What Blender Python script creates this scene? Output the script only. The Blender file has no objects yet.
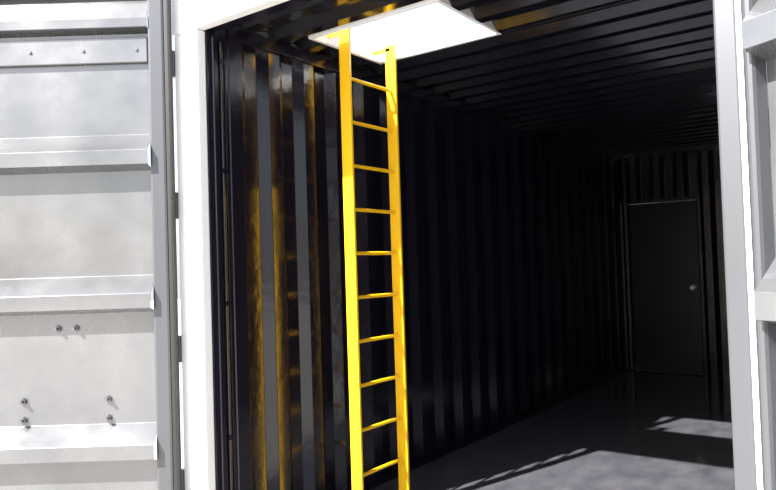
import bpy, bmesh, math
from mathutils import Vector, Matrix

scn = bpy.context.scene
scn.view_settings.view_transform = 'Standard'
scn.view_settings.exposure = 0.0

XL, XR, YF, YB, H = -2.465, -0.315, 1.945, 7.78, 2.40
HX0, HX1, HY0, HY1 = -2.30, -1.575, 2.535, 3.09

# ------------------------------------------------------------ materials
def mat(name, col, rough=0.4, metal=0.0, coat=0.0, bump=0.0, bscale=8.0, var=None, vscale=4.0, rvar=None, stretch=(1,1,1), spec=0.5):
    m = bpy.data.materials.new(name); m.use_nodes = True
    nt = m.node_tree; b = nt.nodes['Principled BSDF']
    b.inputs['Base Color'].default_value = (*col, 1)
    b.inputs['Roughness'].default_value = rough
    b.inputs['Metallic'].default_value = metal
    b.inputs['Coat Weight'].default_value = coat
    b.inputs['Coat Roughness'].default_value = 0.12
    b.inputs['Specular IOR Level'].default_value = spec
    tc = nt.nodes.new('ShaderNodeTexCoord')
    mp = nt.nodes.new('ShaderNodeMapping'); mp.inputs['Scale'].default_value = stretch
    nt.links.new(tc.outputs['Object'], mp.inputs['Vector'])
    if bump:
        n = nt.nodes.new('ShaderNodeTexNoise'); n.inputs['Scale'].default_value = bscale; n.inputs['Detail'].default_value = 5
        bp = nt.nodes.new('ShaderNodeBump'); bp.inputs['Strength'].default_value = bump; bp.inputs['Distance'].default_value = 0.01
        nt.links.new(mp.outputs[0], n.inputs['Vector']); nt.links.new(n.outputs['Fac'], bp.inputs['Height'])
        nt.links.new(bp.outputs[0], b.inputs['Normal'])
    if var or rvar:
        n = nt.nodes.new('ShaderNodeTexNoise'); n.inputs['Scale'].default_value = vscale; n.inputs['Detail'].default_value = 8
        n.inputs['Roughness'].default_value = 0.6
        nt.links.new(mp.outputs[0], n.inputs['Vector'])
        if var:
            r = nt.nodes.new('ShaderNodeValToRGB')
            r.color_ramp.elements[0].position = 0.3; r.color_ramp.elements[1].position = 0.75
            r.color_ramp.elements[0].color = (*col, 1); r.color_ramp.elements[1].color = (*var, 1)
            nt.links.new(n.outputs['Fac'], r.inputs[0]); nt.links.new(r.outputs[0], b.inputs['Base Color'])
        if rvar:
            mr = nt.nodes.new('ShaderNodeMapRange'); mr.inputs[1].default_value = .3; mr.inputs[2].default_value = .7
            mr.inputs[3].default_value = rvar[0]; mr.inputs[4].default_value = rvar[1]
            nt.links.new(n.outputs['Fac'], mr.inputs[0]); nt.links.new(mr.outputs[0], b.inputs['Roughness'])
    return m

M_black = mat('black_gloss_paint', (0.008,0.007,0.013), 0.16, bump=0.14, bscale=14, rvar=(0.10,0.22), vscale=3, spec=0.5)
M_ceil = mat('black_ceiling_paint', (0.010,0.010,0.014), 0.14, bump=0.10, bscale=8, spec=1.0, coat=1.0)
M_floor = mat('painted_floor', (0.040,0.041,0.050), 0.10, bump=0.22, bscale=10, var=(0.085,0.086,0.098), vscale=8, rvar=(0.04,0.14), stretch=(1,0.5,1), spec=0.8)
M_steel = mat('grey_door_paint', (0.13,0.135,0.145), 0.25, metal=0.6, bump=0.12, bscale=4, var=(0.20,0.205,0.215), rvar=(0.16,0.32), vscale=2.5, spec=0.8, coat=0.6)
M_white = mat('white_frame_paint', (0.86,0.87,0.88), 0.4, bump=0.05, bscale=20)
M_greyp = mat('grey_frame_paint', (0.085,0.088,0.10), 0.33, metal=0.5, bump=0.04, coat=0.3)
M_yel = mat('yellow_ladder_paint', (1.0,0.57,0.012), 0.33, coat=0.25)
M_gask = mat('black_rubber', (0.012,0.012,0.012), 0.55)
M_bolt = mat('bolt_steel', (0.2,0.2,0.22), 0.3, metal=0.9)
M_brass = mat('satin_knob', (0.85,0.85,0.83), 0.25, metal=0.2)
M_ground = mat('concrete_ground', (0.30,0.29,0.275), 0.85, bump=0.4, bscale=30, var=(0.38,0.365,0.35), vscale=2)
M_bdoor = mat('black_door_paint', (0.006,0.006,0.010), 0.25, bump=0.06, bscale=10, spec=0.25)

# ------------------------------------------------------------ mesh helpers
def obj_from_bm(bm, name, m, bevel=0.0, parent=None, solid=None, smooth=False):
    bmesh.ops.recalc_face_normals(bm, faces=bm.faces) if solid is None else None
    me = bpy.data.meshes.new(name); bm.to_mesh(me); bm.free()
    o = bpy.data.objects.new(name, me); scn.collection.objects.link(o)
    me.materials.append(m)
    if smooth:
        for p in me.polygons: p.use_smooth = True
    if solid:
        s = o.modifiers.new('sol', 'SOLIDIFY'); s.thickness = solid; s.offset = -1
    if bevel:
        b = o.modifiers.new('bev', 'BEVEL'); b.width = bevel; b.segments = 2; b.limit_method = 'ANGLE'
    if parent: o.parent = parent
    return o

def add_box(bm, x0,x1,y0,y1,z0,z1):
    v = [bm.verts.new(c) for c in ((x0,y0,z0),(x1,y0,z0),(x1,y1,z0),(x0,y1,z0),(x0,y0,z1),(x1,y0,z1),(x1,y1,z1),(x0,y1,z1))]
    for f in ((0,3,2,1),(4,5,6,7),(0,1,5,4),(1,2,6,5),(2,3,7,6),(3,0,4,7)):
        bm.faces.new([v[i] for i in f])

def boxes(name, lst, m, bevel=0.004, parent=None):
    bm = bmesh.new()
    for b in lst: add_box(bm, *b)
    return obj_from_bm(bm, name, m, bevel, parent)

def add_cyl(bm, p0, p1, r, seg=16):
    p0=Vector(p0); p1=Vector(p1); d=p1-p0
    q = d.to_track_quat('Z','Y').to_matrix().to_4x4()
    bmesh.ops.create_cone(bm, cap_ends=True, segments=seg, radius1=r, radius2=r, depth=d.length,
        matrix=Matrix.Translation((p0+p1)/2) @ q)

def corr_points(a, b, pitch, fl, sl, depth, phase=0.0):
    def d(s):
        t = (s-phase) % pitch
        if t < fl: return 0.0
        if t < fl+sl: return depth*(t-fl)/sl
        if t < pitch-sl: return depth
        return depth*(pitch-t)/sl
    pts = {round(a,5), round(b,5)}
    k = math.floor((a-phase)/pitch)-1
    while phase+k*pitch < b+pitch:
        for off in (0, fl, fl+sl, pitch-sl):
            s = phase+k*pitch+off
            if a < s < b: pts.add(round(s,5))
        k += 1
    return [(s, d(s)) for s in sorted(pts)]

def strip(bm, pts, fn0, fn1):
    a = [bm.verts.new(fn0(s,d)) for s,d in pts]
    b = [bm.verts.new(fn1(s,d)) for s,d in pts]
    for i in range(len(pts)-1):
        bm.faces.new((a[i],a[i+1],b[i+1],b[i]))

# ------------------------------------------------------------ container shell
bm = bmesh.new()
pts = corr_points(2.11, YB+0.03, 0.25, 0.075, 0.05, 0.038, 2.13)
strip(bm, pts, lambda s,d:(XL-d, s, -0.02), lambda s,d:(XL-d, s, H+0.03))
wl = obj_from_bm(bm, 'wall_left', M_black, bevel=0.008, solid=0.003)
bm = bmesh.new()
pts = corr_points(2.05, YB+0.03, 0.25, 0.075, 0.05, 0.038, 2.13)
strip(bm, pts, lambda s,d:(XR+d, s, H+0.03), lambda s,d:(XR+d, s, -0.02))
wr = obj_from_bm(bm, 'wall_right', M_black, bevel=0.008, solid=0.003)
DX0, DX1, DZ = -2.42, -1.70, 1.85
bm = bmesh.new()
pts = corr_points(DX1+0.02, XR+0.04, 0.25, 0.06, 0.05, 0.04, -1.64)
strip(bm, pts, lambda s,d:(s, YB+d, -0.02), lambda s,d:(s, YB+d, H+0.03))
pts = corr_points(XL-0.04, DX1+0.02, 0.25, 0.06, 0.05, 0.04, -1.64)
strip(bm, pts, lambda s,d:(s, YB+d, DZ+0.02), lambda s,d:(s, YB+d, H+0.03))
wb = obj_from_bm(bm, 'wall_back', M_black, bevel=0.005, solid=-0.003)
bm = bmesh.new()
def ceil_part(x0,x1,y0,y1):
    pts = corr_points(y0, y1, 0.21, 0.06, 0.045, 0.035, 2.0)
    strip(bm, pts, lambda s,d:(x0, s, H+d), lambda s,d:(x1, s, H+d))
X0, X1 = XL-0.05, XR+0.05
ceil_part(X0, X1, YF+0.08, HY0)
ceil_part(X0, HX0, HY0, HY1)
ceil_part(HX1, X1, HY0, HY1)
ceil_part(X0, X1, HY1, YB+0.05)
ceil = obj_from_bm(bm, 'ceiling', M_ceil, bevel=0.005, solid=-0.003)
boxes('trim_1', [(XL-0.06, XL+0.012, 2.12, YB-0.001, H-0.07, H-0.001)], M_black, 0.006)
boxes('trim_2', [(XR-0.012, XR+0.06, 2.12, YB-0.001, H-0.07, H-0.001)], M_black, 0.006)
boxes('trim_5', [(XL-0.10, XL+0.004, YB-0.001, YB+0.10, -0.14, H+0.06),
                 (XR-0.004, XR+0.10, YB-0.001, YB+0.10, -0.14, H+0.06),
                 (XL, XR, YB-0.012, YB+0.10, H-0.05, H+0.06),
                 (XL-0.09, XL-0.05, 2.0, YB+0.1, H-0.09, H+0.08),
                 (XR+0.05, XR+0.09, 2.0, YB+0.1, H-0.09, H+0.08)], M_black, 0.004)
boxes('baseboard_left', [(XL-0.05, XL+0.012, 2.13, YB-0.06, 0.0, 0.045)], M_black, 0.004)
boxes('baseboard_right', [(XR-0.012, XR+0.05, 2.13, YB-0.06, 0.0, 0.045)], M_black, 0.004)
boxes('floor', [(XL-0.06, XR+0.06, YF+0.02, YB+0.12, -0.14, 0.0)], M_floor, 0.0)
boxes('trim_3', [(XL-0.17, XR+0.1, YF-0.06, YF+0.02, -0.149, 0.004)], M_greyp, 0.004)

# front frame
HD = 2.338
boxes('corner_post', [(XL-0.16, XL, YF, YF+0.05, 0.005, HD-.002)], M_white, 0.006)
chan = boxes('corner_post_channel', [(XL-0.17, XL+0.001, YF+0.051, 2.115, 0.001, H-0.001),
      (XL, XL+0.018, 2.02, 2.05, 0.001, 2.32), (XL, XL+0.010, 2.09, 2.115, 0.001, 2.32)], M_black, 0.005)
boxes('corner_post.001', [(XR-0.05, XR+0.004, YF-0.01, YF+0.10, 0.005, HD-.002)], M_greyp, 0.006)
boxes('trim_6', [(XR+0.006, XR+0.040, YF-0.035, YF+0.1, 0.005, HD-.002)], M_white, 0.004)
boxes('trim_7', [(XR-0.012, XR+0.08, YF+0.102, 2.10, 0.001, H-0.001)], M_black, 0.004)
boxes('door_header', [(XL-0.17, XR+0.10, YF-0.005, YF+0.05, HD, 2.62)], M_white, 0.006)
boxes('trim_4', [(XL+0.02, XR-0.05, YF+0.061, YF+0.12, HD+.008, H-.001)], M_black, 0.004)

bm = bmesh.new()
add_cyl(bm, (XL+0.012, 2.07, 0.001), (XL+0.012, 2.07, 2.30), 0.008)
for z in (0.5, 1.1, 1.7, 2.2):
    add_box(bm, XL+0.002, XL+0.024, 2.057, 2.083, z, z+0.02)
obj_from_bm(bm, 'conduit_pipe', M_black, parent=chan)

# ------------------------------------------------------------ roof hatch (open)
hatch = bpy.data.objects.new('roof_hatch', None); scn.collection.objects.link(hatch)
t=0.02
boxes('coaming', [(HX0-t,HX0,HY0-t,HY1+t,H-0.004,H+0.07),(HX1,HX1+t,HY0-t,HY1+t,H-0.004,H+0.07),
     (HX0,HX1,HY0-t,HY0,H-0.004,H+0.07),(HX0,HX1,HY1,HY1+t,H-0.004,H+0.07)], M_white, 0.003, hatch)

# ------------------------------------------------------------ ladder
lad = bpy.data.objects.new('yellow_ladder', None); scn.collection.objects.link(lad)
LX, LY0, LY1 = -2.19, 2.64, 3.03
ztop = 2.455
boxes('rail_1', [(LX-0.032, LX+0.032, LY0-0.008, LY0+0.008, 0.001, ztop)], M_yel, 0.002, lad)
boxes('rail_2', [(LX-0.032, LX+0.032, LY1-0.008, LY1+0.008, 0.001, ztop)], M_yel, 0.002, lad)
bm = bmesh.new()
for i in range(10):
    z = 2.205-0.2205*i
    add_cyl(bm, (LX, LY0, z), (LX, LY1, z), 0.0095, 14)
obj_from_bm(bm, 'rungs', M_yel, parent=lad)
boxes('hatch_brackets', [(HX0, LX, y-0.004, y+0.004, 2.425, 2.445) for y in (LY0+0.004, LY1-0.004)], M_yel, 0.001, lad)

# ------------------------------------------------------------ back personnel door
bd = bpy.data.objects.new('door_1', None); scn.collection.objects.link(bd)
boxes('jamb', [(XL+0.005, DX0, YB-0.035, YB+0.08, 0.001, DZ+0.04),(DX1, DX1+0.04, YB-0.035, YB+0.08, 0.001, DZ+0.04),
      (DX0, DX1, YB-0.035, YB+0.08, DZ, DZ+0.04),(DX0, DX1, YB+0.031, YB+0.08, 0.001, 0.03),
      (DX0, DX1, YB+0.031, YB+0.08, DZ-0.04, DZ-0.001),
      (DX0, DX0+0.03, YB+0.031, YB+0.08, 0.03, DZ-0.041),(DX1-0.03, DX1, YB+0.031, YB+0.08, 0.03, DZ-0.041)], M_black, 0.006, bd)
boxes('slab', [(DX0+0.006, DX1-0.006, YB-0.015, YB+0.03, 0.012, DZ-0.006)], M_bdoor, 0.003, bd)
bm = bmesh.new()
add_cyl(bm, (DX1-0.07, YB-0.015, 0.92), (DX1-0.07, YB-0.025, 0.92), 0.032, 24)
add_cyl(bm, (DX1-0.07, YB-0.025, 0.92), (DX1-0.07, YB-0.05, 0.92), 0.012, 16)
bmesh.ops.create_uvsphere(bm, u_segments=20, v_segments=12, radius=0.028, matrix=Matrix.Translation((DX1-0.07, YB-0.065, 0.92)))
obj_from_bm(bm, 'knob', M_brass, parent=bd, smooth=True)
boxes('hinges', [(DX0-0.006, DX0+0.012, YB-0.042, YB-0.034, z, z+0.09) for z in (0.2,0.95,1.65)], M_bdoor, 0.002, bd)

# ------------------------------------------------------------ cargo doors
def cargo_door(name, hinge, ang_vec, s, width=1.16, top=2.56, fw=0.10, gask=True):
    root = bpy.data.objects.new(name, None); scn.collection.objects.link(root)
    def Y(a,b): return (min(a*s,b*s), max(a*s,b*s))
    T=0.05
    zb=0.03
    y=Y(-0.01,T)
    boxes('frame', [(0.0,fw,*y,zb,top),(width-fw,width,*y,zb,top),(fw,width-fw,*y,zb,zb+0.1),(fw,width-fw,*y,top-0.03,top)], M_greyp, 0.012, root)
    if gask:
        y=Y(0.0,T+0.006)
        boxes('gasket', [(-0.022,-0.002,*y,zb,top)], M_gask, 0.004, root)
    prof=[(top-0.03,0.0),(2.40,0.055),(2.36,0.055),(2.345,0.0)]
    for zt in (1.885,1.25,0.59):
        prof += [(zt,0.0),(zt-0.08,0.08),(zt-0.145,0.08),(zt-0.165,0.0)]
    prof += [(zb+0.1,0.0)]
    bm=bmesh.new()
    a=[bm.verts.new((fw,d*s,z)) for z,d in prof]; b=[bm.verts.new((width-fw,d*s,z)) for z,d in prof]
    a2=[bm.verts.new((fw,(d-0.004)*s,z)) for z,d in prof]; b2=[bm.verts.new((width-fw,(d-0.004)*s,z)) for z,d in prof]
    for i in range(len(prof)-1):
        bm.faces.new((a[i],a[i+1],b[i+1],b[i])); bm.faces.new((a2[i],b2[i],b2[i+1],a2[i+1]))
    bm.faces.new((a[0],b[0],b2[0],a2[0]))
    bm.faces.new((a[-1],a2[-1],b2[-1],b[-1]))
    obj_from_bm(bm,'panel',M_steel,0.016,root)
    y=Y(0.004,0.022)
    boxes('lashing_bar', [(fw+0.01,width-fw-0.01,*y,2.21,2.325)], M_steel, 0.004, root)
    bm=bmesh.new()
    x=fw+0.06
    while x<width-fw:
        add_cyl(bm,(x,0.02*s,2.268),(x,0.028*s,2.268),0.008,12); x+=0.24
    for bx,bz in ((0.44,1.02),(0.52,1.02),(0.30,0.70),(0.68,0.70),(0.30,0.615),(0.68,0.615),(0.44,0.15),(0.52,0.15)):
        add_cyl(bm,(bx,-0.005*s,bz),(bx,0.012*s,bz),0.016,6)
        add_cyl(bm,(bx,0.01*s,bz),(bx,0.03*s,bz),0.008,10)
    obj_from_bm(bm,'bolts',M_bolt,parent=root)
    bm=bmesh.new()
    for z in (0.25,0.85,1.5,2.15):
        add_cyl(bm,(-0.012,-0.03*s,z),(-0.012,-0.03*s,z+0.12),0.014)
        q=Y(-0.035,-0.012); add_box(bm,-0.01,0.09,*q,z+0.01,z+0.11)
    obj_from_bm(bm,'hinge_knuckles',M_greyp,parent=root)
    bm=bmesh.new()
    for x in (0.3,0.82):
        add_cyl(bm,(x,-0.06*s,0.0),(x,-0.06*s,top+0.02),0.017)
        for z in (0.25,1.0,1.7,2.3):
            q=Y(-0.08,-0.005); add_box(bm,x-0.035,x+0.035,*q,z,z+0.05)
    obj_from_bm(bm,'lock_rods',M_greyp,parent=root)
    root.location=(hinge[0],hinge[1],0)
    root.rotation_euler=(0,0,math.atan2(ang_vec[1],ang_vec[0]))
    return root

th=math.atan(512/690)
cargo_door('container_door', (XL-0.168, YF-0.03), (-math.cos(th),-math.sin(th)), 1, fw=0.075)
cargo_door('container_door', (XR+0.050, YF-0.06), (0.86,-0.5), -1, fw=0.03, gask=False)

# ------------------------------------------------------------ ground
boxes('ground', [(-30,30,-30,40,-0.25,-0.15)], M_ground, 0.0)

# ------------------------------------------------------------ light
sd = bpy.data.lights.new('sun','SUN'); sd.energy=24.0; sd.angle=math.radians(0.7); sd.color=(1,0.96,0.9)
so = bpy.data.objects.new('sun', sd); scn.collection.objects.link(so)
so.rotation_euler = Vector((0.73,2.58,-2.39)).to_track_quat('-Z','Y').to_euler(); so.location=(-3,-8,8)
w = bpy.data.worlds.new('sky'); scn.world=w; w.use_nodes=True
nt=w.node_tree; bg=nt.nodes['Background']
sk=nt.nodes.new('ShaderNodeTexSky'); sk.sky_type='NISHITA'; sk.sun_disc=False
sk.sun_elevation=math.radians(41.5); sk.sun_rotation=math.radians(195); sk.dust_density=3.0
mx=nt.nodes.new('ShaderNodeMix'); mx.data_type='RGBA'; mx.inputs[0].default_value=0.45
nt.links.new(sk.outputs[0], mx.inputs[6]); mx.inputs[7].default_value=(5.5,5.6,5.8,1)
nt.links.new(mx.outputs[2], bg.inputs[0]); bg.inputs[1].default_value=0.32

# ------------------------------------------------------------ camera
cd=bpy.data.cameras.new('camera'); co=bpy.data.objects.new('camera',cd); scn.collection.objects.link(co)
cd.sensor_width=36; cd.lens=690/776*36; cd.clip_start=0.05
f=Vector((-math.sin(th),math.cos(th),0)); r=Vector((math.cos(th),math.sin(th),0)); u=Vector((0,0,1))
p=math.atan(20/690); fw_=f*math.cos(p)+u*math.sin(p); up=u*math.cos(p)-f*math.sin(p)
a=math.radians(1.8)
R=r*math.cos(a)-up*math.sin(a); U=up*math.cos(a)+r*math.sin(a)
Mx=Matrix((R,U,-fw_)).transposed().to_4x4(); Mx.translation=Vector((0,0,1.26))
co.matrix_world=Mx
scn.camera=co
